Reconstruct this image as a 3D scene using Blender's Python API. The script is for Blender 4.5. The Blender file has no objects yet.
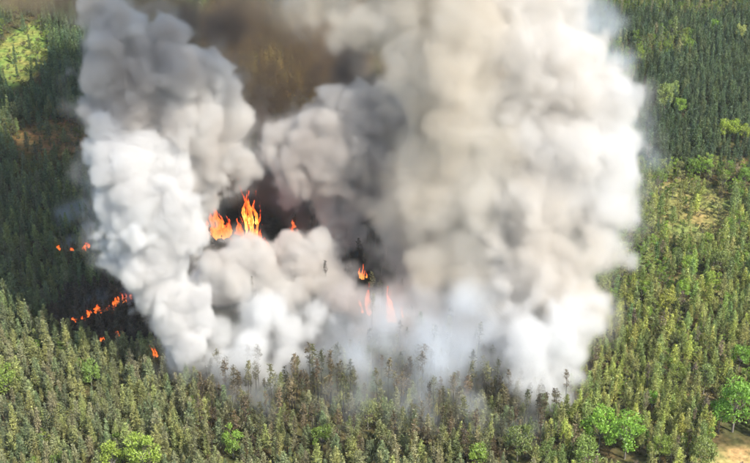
import bpy, math, random, time
import numpy as np
from mathutils import Vector, Matrix

T0 = time.time()
sc = bpy.context.scene
COL = sc.collection
R = math.radians

# ------------------------------------------------------------------ camera, sky, sun, exposure
CAM_H, PITCH, HFOV = 379.0, 30.0, 32.0          # an aircraft about 380 m above the forest
cd = bpy.data.cameras.new('camera')
cam = bpy.data.objects.new('camera', cd)
COL.objects.link(cam)
cam.location = (0, 0, CAM_H)
cam.rotation_euler = (R(90 - PITCH), 0, 0)
cd.sensor_width = 36
cd.lens = 18 / math.tan(R(HFOV / 2))
cd.clip_start, cd.clip_end = 1.0, 60000
sc.camera = cam

SUN_EL, SUN_AZ = 50.0, 51.0                      # azimuth: degrees to the right of straight behind the camera
world = bpy.data.worlds.new('World')
sc.world = world
world.use_nodes = True
wn = world.node_tree
sky = wn.nodes.new('ShaderNodeTexSky')
sky.sky_type = 'NISHITA'
sky.sun_disc = False
sky.sun_elevation = R(SUN_EL)
to_sun = Vector((math.sin(R(SUN_AZ)) * math.cos(R(SUN_EL)), -math.cos(R(SUN_AZ)) * math.cos(R(SUN_EL)), math.sin(R(SUN_EL))))
sky.sun_rotation = math.atan2(to_sun.x, to_sun.y)
sky.air_density, sky.dust_density = 1.0, 1.5
bgn = wn.nodes['Background']
wn.links.new(sky.outputs[0], bgn.inputs[0])
bgn.inputs[1].default_value = 0.135
sl = bpy.data.lights.new('sun', 'SUN')
sl.energy, sl.angle, sl.color = 5.0, R(0.55), (1.0, 0.95, 0.86)
sun = bpy.data.objects.new('sun', sl)
COL.objects.link(sun)
sun.rotation_euler = to_sun.to_track_quat('Z', 'Y').to_euler()
sun.location = (0, 400, 900)

sc.view_settings.view_transform = 'Standard'
sc.view_settings.look = 'None'
sc.view_settings.gamma = 1
sc.view_settings.exposure = 0.90
cy = sc.cycles
cy.use_denoising = True
cy.max_bounces, cy.diffuse_bounces, cy.transmission_bounces = 12, 3, 4
cy.volume_bounces, cy.transparent_max_bounces = 5, 64
cy.volume_step_rate, cy.volume_max_steps = 4.0, 1024
cy.use_adaptive_sampling, cy.adaptive_threshold, cy.adaptive_min_samples = True, 0.065, 16

# ------------------------------------------------------------------ picture <-> place
F = 375 / math.tan(R(HFOV / 2))
CP, SP = math.cos(R(PITCH)), math.sin(R(PITCH))
def project(x, y, z):
    d = y * CP + (CAM_H - z) * SP
    v = y * SP - (CAM_H - z) * CP
    return 375 + F * x / d, 231.5 - F * v / d, d
def at(px, py, Y):
    """The point at distance Y in front of the camera that shows at (px, py)."""
    a = (px - 375) / F
    b = (231.5 - py) / F
    dy, dz = CP + b * SP, -SP + b * CP
    t = Y / dy
    return np.array([a * t, Y, CAM_H + dz * t])
def on_ground(px, py):
    b = (231.5 - py) / F
    dy, dz = CP + b * SP, -SP + b * CP
    t = CAM_H / -dz
    x, y = (px - 375) / F * t, dy * t
    return x, y
def height(x, y):
    return (2.2 * np.sin(x / 83 + .7) * np.cos(y / 97) + 1.4 * np.sin(x / 41 + y / 57) + .7 * np.sin(x / 19 - y / 23 + 2))

# ------------------------------------------------------------------ helpers
def new_mat(name):
    m = bpy.data.materials.new(name)
    m.use_nodes = True
    nt = m.node_tree
    nt.nodes.clear()
    return m, nt.nodes, nt.links, nt.nodes.new('ShaderNodeOutputMaterial')
def mesh(name, V, Q, mats=(), mi=None):
    """V (n,3); Q (m,k) all faces of k corners, or a list of faces."""
    me = bpy.data.meshes.new(name)
    if isinstance(Q, np.ndarray):
        n, k = Q.shape
        me.vertices.add(len(V)); me.vertices.foreach_set('co', np.asarray(V, np.float32).ravel())
        me.loops.add(n * k); me.loops.foreach_set('vertex_index', Q.astype(np.int32).ravel())
        me.polygons.add(n); me.polygons.foreach_set('loop_start', np.arange(0, n * k, k, dtype=np.int32))
        me.update(calc_edges=True)
    else:
        me.from_pydata([tuple(v) for v in V], [], Q)
    for m in mats: me.materials.append(m)
    if mi is not None: me.polygons.foreach_set('material_index', np.asarray(mi, np.int32))
    me.validate(); me.update()
    return me
def link(name, data, parent=None):
    o = bpy.data.objects.new(name, data)
    COL.objects.link(o)
    if parent is not None: o.parent = parent
    return o
def tag(o, label=None, cat=None, group=None, kind=None):
    if label: o['label'] = label
    if cat: o['category'] = cat
    if group: o['group'] = group
    if kind: o['kind'] = kind
    return o

# ------------------------------------------------------------------ noise on arrays
def _lat(seed, n=32):
    return np.random.default_rng(seed).random((n, n, n)).astype(np.float32)
def vnoise(P, cell, seed):
    L = _lat(seed); n = 32
    q = P / cell
    b = np.floor(q).astype(np.int64); f = (q - b).astype(np.float32)
    f = f * f * (3 - 2 * f); b %= n; c = (b + 1) % n
    x0, y0, z0, x1, y1, z1 = b[..., 0], b[..., 1], b[..., 2], c[..., 0], c[..., 1], c[..., 2]
    fx, fy, fz = f[..., 0], f[..., 1], f[..., 2]
    a = L[x0, y0, z0] * (1 - fx) + L[x1, y0, z0] * fx
    d = L[x0, y1, z0] * (1 - fx) + L[x1, y1, z0] * fx
    e = L[x0, y0, z1] * (1 - fx) + L[x1, y0, z1] * fx
    g = L[x0, y1, z1] * (1 - fx) + L[x1, y1, z1] * fx
    return (a * (1 - fy) + d * fy) * (1 - fz) + (e * (1 - fy) + g * fy) * fz
def fbm(P, cell, seed, octs=4, gain=.5):
    s = np.zeros(P.shape[:-1], np.float32); w = 1.; t = 0.
    for i in range(octs):
        s += w * vnoise(P, cell / 2 ** i, seed + i); t += w; w *= gain
    return s / t
def worley(P, cell, seed):
    n = 32
    pts = np.random.default_rng(seed).random((n, n, n, 3)).astype(np.float32) * .8 + .1
    q = (P / cell).astype(np.float32); b = np.floor(q).astype(np.int32)
    best = np.full(P.shape[:-1], 9., np.float32)
    for dx in (-1, 0, 1):
        for dy in (-1, 0, 1):
            for dz in (-1, 0, 1):
                c = b + np.array([dx, dy, dz], np.int32)
                p = pts[c[..., 0] % n, c[..., 1] % n, c[..., 2] % n] + c
                best = np.minimum(best, ((q - p) ** 2).sum(-1))
    return np.sqrt(best)
def in_blob(px, py, cx, cy_, rx, ry):
    return ((px - cx) / rx) ** 2 + ((py - cy_) / ry) ** 2

# ------------------------------------------------------------------ the ground
# where the clearings and the burnt floor lie, as ground positions (x, y, radius x, radius y, colour)
def patch(px, py, rx, ry, colour):
    x, y = on_ground(px, py)
    x1, _ = on_ground(px + rx, py)
    _, y0 = on_ground(px, py + ry); _, y2 = on_ground(px, py - ry)
    return x, y, x1 - x, (y2 - y0) / 2, colour
DRY, MEADOW, BARE, BURNT, FLOOR = (.34, .27, .15), (.18, .21, .075), (.20, .125, .07), (.018, .016, .015), (.075, .066, .040)
PATCHES = [patch(757, 468, 66, 26, DRY), patch(692, 214, 40, 40, (.20, .19, .09)), patch(688, 285, 30, 18, (.17, .15, .08)),
           patch(24, 54, 28, 40, MEADOW), patch(58, 142, 52, 20, (.19, .125, .07)), patch(28, 172, 40, 16, (.10, .085, .04)),
           patch(615, 75, 40, 40, (.15, .125, .07)), patch(640, 128, 14, 22, (.15, .12, .08)), patch(735, 165, 40, 9, (.13, .105, .06)),
           patch(700, 395, 20, 14, (.16, .125, .07)), patch(288, 70, 60, 75, (.24, .17, .05)), patch(300, 250, 150, 95, BURNT), patch(110, 318, 60, 20, (.03, .026, .022))]
def soil(x, y):
    P = np.stack([x, y, np.zeros_like(x)], -1)
    wob = (fbm(P, 45, 5, 3) - .5) * 1.3
    c = np.tile(np.array(FLOOR, np.float32), x.shape + (1,))
    for (cx, cy_, rx, ry, k) in PATCHES:
        e = ((x - cx) / rx) ** 2 + ((y - cy_) / ry) ** 2
        w = np.clip((1.15 + wob - e) / .35, 0, 1)[..., None]
        c = c * (1 - w) + np.array(k, np.float32) * w
    return c
def build_ground():
    xs = np.concatenate([[-16000, -8000, -4000, -2000, -1200], np.arange(-760, 761, 5.), [1200, 2000, 4000, 8000, 16000]])
    ys = np.concatenate([[-8000, -3000, -1000, -200, 150], np.arange(330, 1450, 5.), [1700, 2300, 3500, 6000, 10000, 20000]])
    X, Y = np.meshgrid(xs, ys, indexing='ij')
    fall = np.clip((2200 - np.hypot(X, Y - 700)) / 800, 0, 1)
    Z = height(X, Y) * fall
    ix = np.arange(len(xs) * len(ys)).reshape(len(xs), len(ys))
    Q = np.stack([ix[:-1, :-1], ix[1:, :-1], ix[1:, 1:], ix[:-1, 1:]], -1).reshape(-1, 4)
    m, N, L, out = new_mat('forest_floor')
    b = N.new('ShaderNodeBsdfDiffuse')
    at_ = N.new('ShaderNodeAttribute'); at_.attribute_name = 'soil'
    tc = N.new('ShaderNodeNewGeometry')
    n1 = N.new('ShaderNodeTexNoise'); n1.inputs['Scale'].default_value = .35; n1.inputs['Detail'].default_value = 8
    L.new(tc.outputs['Position'], n1.inputs['Vector'])
    r1 = N.new('ShaderNodeValToRGB'); r1.color_ramp.elements[0].position = .3; r1.color_ramp.elements[1].position = .72
    r1.color_ramp.elements[0].color = (.45, .5, .42, 1); r1.color_ramp.elements[1].color = (1.5, 1.42, 1.3, 1)
    L.new(n1.outputs['Fac'], r1.inputs[0])
    n2 = N.new('ShaderNodeTexNoise'); n2.inputs['Scale'].default_value = .06; n2.inputs['Detail'].default_value = 5
    L.new(tc.outputs['Position'], n2.inputs['Vector'])
    r2 = N.new('ShaderNodeValToRGB'); r2.color_ramp.elements[0].position = .35; r2.color_ramp.elements[1].position = .65
    r2.color_ramp.elements[0].color = (.75, 1.0, .7, 1); r2.color_ramp.elements[1].color = (1.15, .95, .85, 1)
    L.new(n2.outputs['Fac'], r2.inputs[0])
    mx = N.new('ShaderNodeMix'); mx.data_type = 'RGBA'; mx.blend_type = 'MULTIPLY'; mx.inputs[0].default_value = 1
    L.new(at_.outputs['Color'], mx.inputs[6]); L.new(r1.outputs[0], mx.inputs[7])
    m2 = N.new('ShaderNodeMix'); m2.data_type = 'RGBA'; m2.blend_type = 'MULTIPLY'; m2.inputs[0].default_value = 1
    L.new(mx.outputs[2], m2.inputs[6]); L.new(r2.outputs[0], m2.inputs[7])
    L.new(m2.outputs[2], b.inputs['Color'])
    bp = N.new('ShaderNodeBump'); bp.inputs['Strength'].default_value = .7; bp.inputs['Distance'].default_value = .6
    L.new(n1.outputs['Fac'], bp.inputs['Height']); L.new(bp.outputs[0], b.inputs['Normal'])
    L.new(b.outputs[0], out.inputs['Surface'])
    me = mesh('ground', np.stack([X, Y, Z], -1).reshape(-1, 3), Q, [m])
    c = np.ones((X.size, 4), np.float32); c[:, :3] = soil(X, Y).reshape(-1, 3)
    a = me.attributes.new('soil', 'FLOAT_COLOR', 'POINT'); a.data.foreach_set('color', c.ravel())
    me.polygons.foreach_set('use_smooth', np.ones(len(me.polygons), bool))
    return tag(link('ground', me), 'brown forest floor with dry clearings and burnt earth under the smoke', 'ground', kind='structure')
build_ground()

# ------------------------------------------------------------------ foliage and bark materials
def leaf_material(name, base, translucent=.28, var=.5):
    m, N, L, out = new_mat(name)
    at_ = N.new('ShaderNodeAttribute'); at_.attribute_type = 'INSTANCER'; at_.attribute_name = 'tint'
    ge = N.new('ShaderNodeNewGeometry')
    nz = N.new('ShaderNodeTexNoise'); nz.inputs['Scale'].default_value = .8; nz.inputs['Detail'].default_value = 2
    L.new(ge.outputs['Position'], nz.inputs['Vector'])
    rp = N.new('ShaderNodeMapRange'); rp.inputs[1].default_value = .3; rp.inputs[2].default_value = .7
    rp.inputs[3].default_value = 1 - var; rp.inputs[4].default_value = 1 + var
    L.new(nz.outputs['Fac'], rp.inputs[0])
    mul = N.new('ShaderNodeVectorMath'); mul.operation = 'SCALE'
    L.new(at_.outputs['Vector'], mul.inputs[0]); L.new(rp.outputs[0], mul.inputs['Scale'])
    d = N.new('ShaderNodeBsdfDiffuse'); t = N.new('ShaderNodeBsdfTranslucent')
    L.new(mul.outputs[0], d.inputs['Color'])
    ty = N.new('ShaderNodeVectorMath'); ty.operation = 'MULTIPLY'; ty.inputs[1].default_value = (1.25, 1.2, .6)
    L.new(mul.outputs[0], ty.inputs[0]); L.new(ty.outputs[0], t.inputs['Color'])
    g = N.new('ShaderNodeBsdfGlossy'); g.inputs['Roughness'].default_value = .5; g.inputs['Color'].default_value = (.5, .5, .5, 1)
    ms = N.new('ShaderNodeMixShader'); ms.inputs[0].default_value = translucent
    L.new(d.outputs[0], ms.inputs[1]); L.new(t.outputs[0], ms.inputs[2])
    m2 = N.new('ShaderNodeMixShader'); m2.inputs[0].default_value = .045
    L.new(ms.outputs[0], m2.inputs[1]); L.new(g.outputs[0], m2.inputs[2])
    L.new(m2.outputs[0], out.inputs['Surface'])
    return m
def bark_material(name, lo, hi):
    m, N, L, out = new_mat(name)
    ge = N.new('ShaderNodeNewGeometry')
    mp = N.new('ShaderNodeMapping'); mp.inputs['Scale'].default_value = (3, 3, .5)
    L.new(ge.outputs['Position'], mp.inputs['Vector'])
    nz = N.new('ShaderNodeTexNoise'); nz.inputs['Scale'].default_value = 1.; nz.inputs['Detail'].default_value = 4
    L.new(mp.outputs[0], nz.inputs['Vector'])
    r = N.new('ShaderNodeValToRGB'); r.color_ramp.elements[0].color = (*lo, 1); r.color_ramp.elements[1].color = (*hi, 1)
    r.color_ramp.elements[0].position = .3; r.color_ramp.elements[1].position = .7
    L.new(nz.outputs['Fac'], r.inputs[0])
    d = N.new('ShaderNodeBsdfDiffuse'); L.new(r.outputs[0], d.inputs['Color']); L.new(d.outputs[0], out.inputs['Surface'])
    return m
NEEDLE = leaf_material('pine_needles', None, .22, .45)
LEAF = leaf_material('broad_leaves', None, .38, .35)
BARK = bark_material('pine_bark', (.07, .05, .038), (.20, .145, .105))
GREYBARK = bark_material('grey_bark', (.10, .09, .08), (.26, .24, .21))
CHAR = bark_material('scorched_bark', (.02, .018, .016), (.085, .07, .06))

# ------------------------------------------------------------------ tree shapes
def tube(pts, rad, sides=6):
    V, Q = [], []
    pts = np.asarray(pts, float); n = len(pts)
    for i in range(n):
        t = pts[min(i + 1, n - 1)] - pts[max(i - 1, 0)]; t /= np.linalg.norm(t) + 1e-9
        u = np.cross(t, (0.3, 1, .1)); u /= np.linalg.norm(u) + 1e-9; w = np.cross(t, u)
        for k in range(sides):
            a = 2 * math.pi * k / sides
            V.append(pts[i] + rad[i] * (math.cos(a) * u + math.sin(a) * w))
    for i in range(n - 1):
        for k in range(sides):
            Q.append((i * sides + k, i * sides + (k + 1) % sides, (i + 1) * sides + (k + 1) % sides, (i + 1) * sides + k))
    return np.array(V), np.array(Q)
def join_tubes(ts):
    V, Q, o = [], [], 0
    for v, q in ts:
        V.append(v); Q.append(q + o); o += len(v)
    return np.concatenate(V), np.concatenate(Q)
def leaves(C, D, L_, W_, rng, flat=.0):
    """Quads at centres C along directions D, length L_, width W_, rolled at random."""
    n = len(C)
    D = D / (np.linalg.norm(D, axis=1, keepdims=True) + 1e-9)
    A = rng.normal(size=(n, 3)); A[:, 2] *= 1 - flat
    S = np.cross(D, A); S /= np.linalg.norm(S, axis=1, keepdims=True) + 1e-9
    l, w = L_[:, None] * D * .5, W_[:, None] * S * .5
    up = np.cross(D, S) * (W_[:, None] * .25)
    V = np.stack([C - l * 1.0 - w * .5, C - l * .9 + w * .6 , C + l + w * .35 + up, C + l * .9 - w * .45 - up], 1).reshape(-1, 3)
    return V, np.arange(n * 4).reshape(n, 4)
def conifer(seed, H, Rc, low, kind):
    """trunk and crown meshes of a conifer with base at the origin. kind: pine, spire, thin"""
    rng = np.random.default_rng(seed)
    lean = rng.normal(0, .012, 2)
    def ax(z): return np.array([lean[0] * z + .12 * math.sin(z * .3 + seed), lean[1] * z + .12 * math.cos(z * .27 + seed), z])
    zs = np.linspace(-.6, H * .97, 9)
    r0 = .011 * H + .03
    ts = [tube([ax(z) for z in zs], [r0 * (1 - .93 * max(z, 0) / H) for z in zs], 6)]
    C, D, Ls = [], [], []
    n_w = {'pine': 17, 'spire': 22, 'thin': 11}[kind]
    for k in range(n_w):
        t = low + (1 - low) * ((k + rng.uniform(-.3, .3)) / (n_w - .4)); t = min(max(t, low), .99)
        s = (t - low) / (1 - low)
        prof = {'pine': (1 - s) ** .95 * (.6 + .4 * min(1, s * 4)) + .05, 'spire': (1 - s) ** .9 + .05,
                'thin': (.45 + .55 * math.sin(min(1, s * 1.15) * math.pi)) * (1 if s < .85 else .6)}[kind]
        nb = {'pine': 5, 'spire': 6, 'thin': 3}[kind]
        a0 = rng.uniform(0, 6.28)
        for b in range(nb):
            if rng.random() < (.10 if kind != 'thin' else .22): continue
            a = a0 + 6.283 * b / nb + rng.normal(0, .3)
            ln = Rc * prof * rng.uniform(.55, 1.18) + .15
            el = {'pine': -.1 + .75 * s, 'spire': -.28 + .5 * s, 'thin': .1 + .5 * s}[kind] + rng.normal(0, .15)
            d = np.array([math.cos(a) * math.cos(el), math.sin(a) * math.cos(el), math.sin(el)])
            p0 = ax(t * H)
            if ln > .5 * Rc and rng.random() < .6:
                ts.append(tube([p0, p0 + d * ln * .85], [.05, .015], 3))
            nc = max(1, int(round(ln / .55)))
            for q in range(nc):
                f = (q + .6) / nc
                if f < .22 and ln > 1: continue
                c = p0 + d * ln * f + np.array([0, 0, -.12 * ln * f * f if kind == 'spire' else .06 * ln * f])
                m = {'pine': 5, 'spire': 4, 'thin': 6}[kind]
                sp = .34 + .12 * ln * f
                C.append(c + rng.normal(0, 1, (m, 3)) * np.array([sp, sp, sp * .6]))
                dd = d + rng.normal(0, .55, (m, 3)); dd[:, 2] += .15
                D.append(dd); Ls.append(rng.uniform(.55, 1.05, m))
    C, D, Ls = np.concatenate(C), np.concatenate(D), np.concatenate(Ls)
    V, Q = leaves(C, D, Ls * 1.05, Ls * rng.uniform(.32, .6, len(Ls)), rng, .3)
    return join_tubes(ts), (V, Q)
def broadleaf(seed, H, Rc, lobes=11, leaf=.62, per=95, open_=.0):
    rng = np.random.default_rng(seed)
    ts = []
    base = np.array([0, 0, -.6]); fork = np.array([rng.normal(0, .2), rng.normal(0, .2), H * .36])
    ts.append(tube([base, fork * .5, fork], [.017 * H + .05, .013 * H + .04, .010 * H + .03], 7))
    C, D, Ls = [], [], []
    for k in range(lobes):
        a = 2.4 * k + rng.uniform(-.5, .5)
        s = (k + .5) / lobes
        z = H * (.40 + .50 * s) + rng.normal(0, .05 * H)
        rr = Rc * math.sqrt(max(.05, 1 - ((z / H - .58) / .46) ** 2)) * rng.uniform(.45, .85)
        c = np.array([rr * math.cos(a), rr * math.sin(a), z]); r = Rc * rng.uniform(.34, .52)
        ts.append(tube([fork, (fork + c) * .5 + (0, 0, -.4), c], [.09 + .004 * H, .07, .03], 4))
        n = int(per * rng.uniform(.75, 1.25))
        u = rng.normal(size=(n, 3)); u /= np.linalg.norm(u, axis=1, keepdims=True)
        rad = r * rng.uniform(.45, 1.08, n) ** .6
        u2 = u * np.array([1, 1, .78])
        # ragged: small clumps of leaves pulled together
        cl = rng.normal(size=(9, 3)); cl /= np.linalg.norm(cl, axis=1, keepdims=True)
        pick = cl[rng.integers(0, 9, n)]
        mixw = rng.uniform(0, .75, n)[:, None]
        u2 = u2 * (1 - mixw) + pick * mixw * 1.05
        C.append(c + u2 * rad[:, None]); D.append(u + rng.normal(0, .7, (n, 3))); Ls.append(rng.uniform(.7, 1.3, n) * leaf)
    C, D, Ls = np.concatenate(C), np.concatenate(D), np.concatenate(Ls)
    V, Q = leaves(C, D, Ls, Ls * rng.uniform(.6, .95, len(Ls)), rng)
    return join_tubes(ts), (V, Q)

def kit(name, makers, leafmat, barkmat):
    """mesh data for each variant: trunk, crown, and both in one for the far forest"""
    out = []
    for i, (tr, cr) in enumerate(makers):
        t = mesh(name + '_trunk', tr[0], tr[1], [barkmat]); c = mesh(name + '_crown', cr[0], cr[1], [leafmat])
        V = np.concatenate([tr[0], cr[0]]); Q = np.concatenate([tr[1], cr[1] + len(tr[0])])
        w = mesh(name + '_whole', V, Q, [barkmat, leafmat], [0] * len(tr[1]) + [1] * len(cr[1]))
        out.append((t, c, w))
    return out
KITS = {
    'pine': kit('pine', [conifer(10 + i, 17 + (i * 7 % 5) * 1.3, 2.7 + .5 * (i * 5 % 4), .16 + .06 * (i % 4), 'pine') for i in range(14)], NEEDLE, BARK),
    'spruce': kit('spruce', [conifer(40 + i, 16.5 + (i % 3) * 1.5, 2.3 + .2 * (i % 3), .10, 'spire') for i in range(6)], NEEDLE, BARK),
    'snag': kit('snag', [conifer(60 + i, 20 + (i % 4) * 2.0, 1.5 + .2 * (i % 3), .58 - .05 * (i % 3), 'thin') for i in range(7)], NEEDLE, CHAR),
    'broad': kit('broad', [broadleaf(80 + i, 17 + (i % 3) * 1.2, 5.4 + .4 * (i % 3), 14 + i % 4, .7, 105) for i in range(6)], LEAF, GREYBARK),
    'young': kit('young', [broadleaf(100 + i, 12.5 + (i % 3) * 1.6, 2.7 + .35 * (i % 3), 10, .55, 65) for i in range(6)], LEAF, GREYBARK),
    'bush': kit('bush', [broadleaf(120 + i, 2.4 + .4 * i, 1.5 + .2 * i, 6, .38, 34) for i in range(4)], LEAF, GREYBARK),
}
print('kits', round(time.time() - T0, 1))

# ------------------------------------------------------------------ where each tree stands
rng = np.random.default_rng(7)
def jitter_grid(step, y0, y1, px0, px1):
    ys = np.arange(y0, y1, step * .9)
    out = []
    for i, y in enumerate(ys):
        d = y * CP + CAM_H * SP
        xa, xb = (px0 - 375) / F * d, (px1 - 375) / F * d
        xs = np.arange(xa, xb, step) + (i % 2) * step / 2
        out.append(np.stack([xs, np.full_like(xs, y)], 1))
    P = np.concatenate(out)
    return P + rng.uniform(-.42, .42, P.shape) * step
G = jitter_grid(4.5, 400, 1290, -95, 845)
px, py, _ = project(G[:, 0], G[:, 1], height(G[:, 0], G[:, 1]))
n = len(G)
pn = fbm(np.stack([G[:, 0], G[:, 1], np.zeros(n)], -1), 38, 21, 3)      # stands of one kind keep together
pn2 = fbm(np.stack([G[:, 0], G[:, 1], np.zeros(n)], -1), 22, 31, 3)
u = rng.random(n); u2 = rng.random(n); u3 = rng.random(n)
kind = np.full(n, 'pine', dtype=object); keep = np.ones(n, bool)
tint = np.zeros((n, 3)); size = rng.uniform(.48, .96, n) * (.74 + .48 * pn)
PINE_T = np.array([(.200, .217, .094), (.214, .210, .112), (.160, .196, .094), (.255, .268, .096)])   # olive, grey-brown, green, yellow-green
PINE_N = ['olive', 'brownish grey', 'mid green', 'yellowish green']
DARK_T = np.array([(.082, .122, .056), (.105, .142, .058), (.068, .108, .055)])
BROAD_T = np.array([(.20, .30, .045), (.24, .30, .07), (.16, .26, .045), (.26, .28, .11)])              # fresh, yellow, leaf green, pale
BROAD_N = ['fresh green', 'yellow green', 'leaf green', 'pale green']
ti = rng.integers(0, 4, n)
tint[:] = PINE_T[ti]
right = px > 545
# dark plantation, upper right
plant = right & (py < 172) & (py > 22) & (px > 632 - (py - 60) * .0) & ~((py < 62) & (px < 690) & (py > 38))
plant |= (px > 560) & (px < 650) & (py > 18) & (py < 44)
plant |= right & (py > 150) & (py < 178) & (px > 650)
kind[plant] = 'spruce'; tint[plant] = DARK_T[ti[plant] % 3]
# light mixed wood along the top right and the scrub beside the smoke
mix = right & ~plant & (py < 140)
m_ = mix & (u < .42); kind[m_] = 'young'; tint[m_] = BROAD_T[ti[m_]] * .75
m_ = mix & (u >= .42) & (u < .62); kind[m_] = 'spruce'; tint[m_] = DARK_T[ti[m_] % 3] * 1.2
keep &= ~(mix & (u > .80))
# mixed wood on the right below the plantation
mid = right & (py >= 172)
fr = np.clip((360 - py) / 150, 0, 1) * .32 + .11
m_ = mid & (u < fr * (1.8 * (pn2 > .52) + .35)); kind[m_] = 'young'; tint[m_] = BROAD_T[ti[m_]] * rng.uniform(.6, 1.0, (m_.sum(), 1))
m_ = mid & (u > .955); kind[m_] = 'snag'; tint[m_] = (.16, .13, .09)
m_ = mid & (kind == 'pine') & (py < 330) & (u2 < .25); tint[m_] *= np.array([.62, .80, .85])
m_ = mid & (kind == 'pine'); tint[m_] *= np.array([1.16, 1.14, .95])
# right clearing
for (cx, cy_, rx, ry, p) in ((692, 216, 38, 36, .85), (690, 290, 30, 18, .6), (757, 470, 62, 25, 1.1), (702, 394, 18, 12, .7), (640, 128, 10, 20, .8), (738, 165, 30, 6, .6),
                             (24, 58, 25, 42, .95), (60, 146, 48, 22, .9), (28, 172, 36, 13, .45), (612, 78, 34, 36, .55)):
    keep &= ~((in_blob(px, py, cx, cy_, rx, ry) < .75 + pn * .6) & (u3 < p))
# the burning ground in the middle: thin, mostly burnt out
fire = (in_blob(px, py, 330, 255, 190, 92) < 1)
keep &= ~(fire & (u2 < .80))
keep &= ~((in_blob(px, py, 280, 320, 92, 78) < 1) & (py < 386) & (u3 < .93))
keep &= ~((px > 340) & (px < 560) & (py > 250) & (py < 385) & (u3 < .5))
kind[fire & (kind == 'pine') & (u < .7)] = 'snag'
tint[fire] = np.array([.05, .045, .03])
# fire edge: tall thin half burnt pines before the smoke
edge = (px > 200) & (px < 575) & (py > 300) & (py < 475)
m_ = edge & (u < .40 + .40 * (py < 415)); kind[m_ & (kind == 'pine')] = 'snag'
keep &= ~(edge & (u2 < .06 + .12 * (py < 430) + .22 * (py < 400) + .2 * (py < 375)))
es = edge & (kind == 'snag'); tint[es] = np.where(rng.random((es.sum(), 1)) < .45, np.array([(.14, .108, .062)]), np.array([(.13, .125, .06)])) * rng.uniform(.5, 1.2, (es.sum(), 1))
# behind the veil of brown smoke: ochre scorched crowns
veil = in_blob(px, py, 285, 65, 85, 95) < .8 + pn * .6
tint[veil] = np.array([.26, .19, .05]) * rng.uniform(.55, 1.3, (veil.sum(), 1)); keep &= ~(veil & (u2 < .35))
# left: dark spruces behind; nearer pines darkened, the smoke's shade put into their tint
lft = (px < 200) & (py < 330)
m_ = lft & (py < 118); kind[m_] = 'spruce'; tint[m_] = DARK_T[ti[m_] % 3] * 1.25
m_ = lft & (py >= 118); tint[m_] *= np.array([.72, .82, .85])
m_ = (in_blob(px, py, 20, 50, 30, 40) < 1.2) & (u < .35); kind[m_] = 'young'; tint[m_] = BROAD_T[1] * .8
m_ = (in_blob(px, py, 50, 155, 50, 35) < 1.1) & (u < .4); kind[m_] = 'young'; tint[m_] = np.array([.13, .13, .045])
# lower left stand: a few fresh broadleaf crowns among the pines
low = (px < 210) & (py > 330)
m_ = low & (u < .035); kind[m_] = 'young'; tint[m_] = BROAD_T[ti[m_]] * .75
low2 = (px > 560) & (py > 330)
m_ = low2 & (u < .06); kind[m_] = 'young'; tint[m_] = BROAD_T[ti[m_]] * rng.uniform(.6, .9, (m_.sum(), 1))
m_ = (in_blob(px, py, 112, 325, 62, 30) < 1); tint[m_] = np.array([.075, .062, .045])
tint[mid & (kind == 'pine')] *= np.array([1.08, 1.14, .92])
tint *= rng.uniform(.8, 1.45, (n, 1)); tint *= rng.uniform(.94, 1.06, (n, 3))
size[kind == 'spruce'] *= 1.02; size[kind == 'snag'] *= 1.18; size[kind == 'young'] *= 1.1

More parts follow.
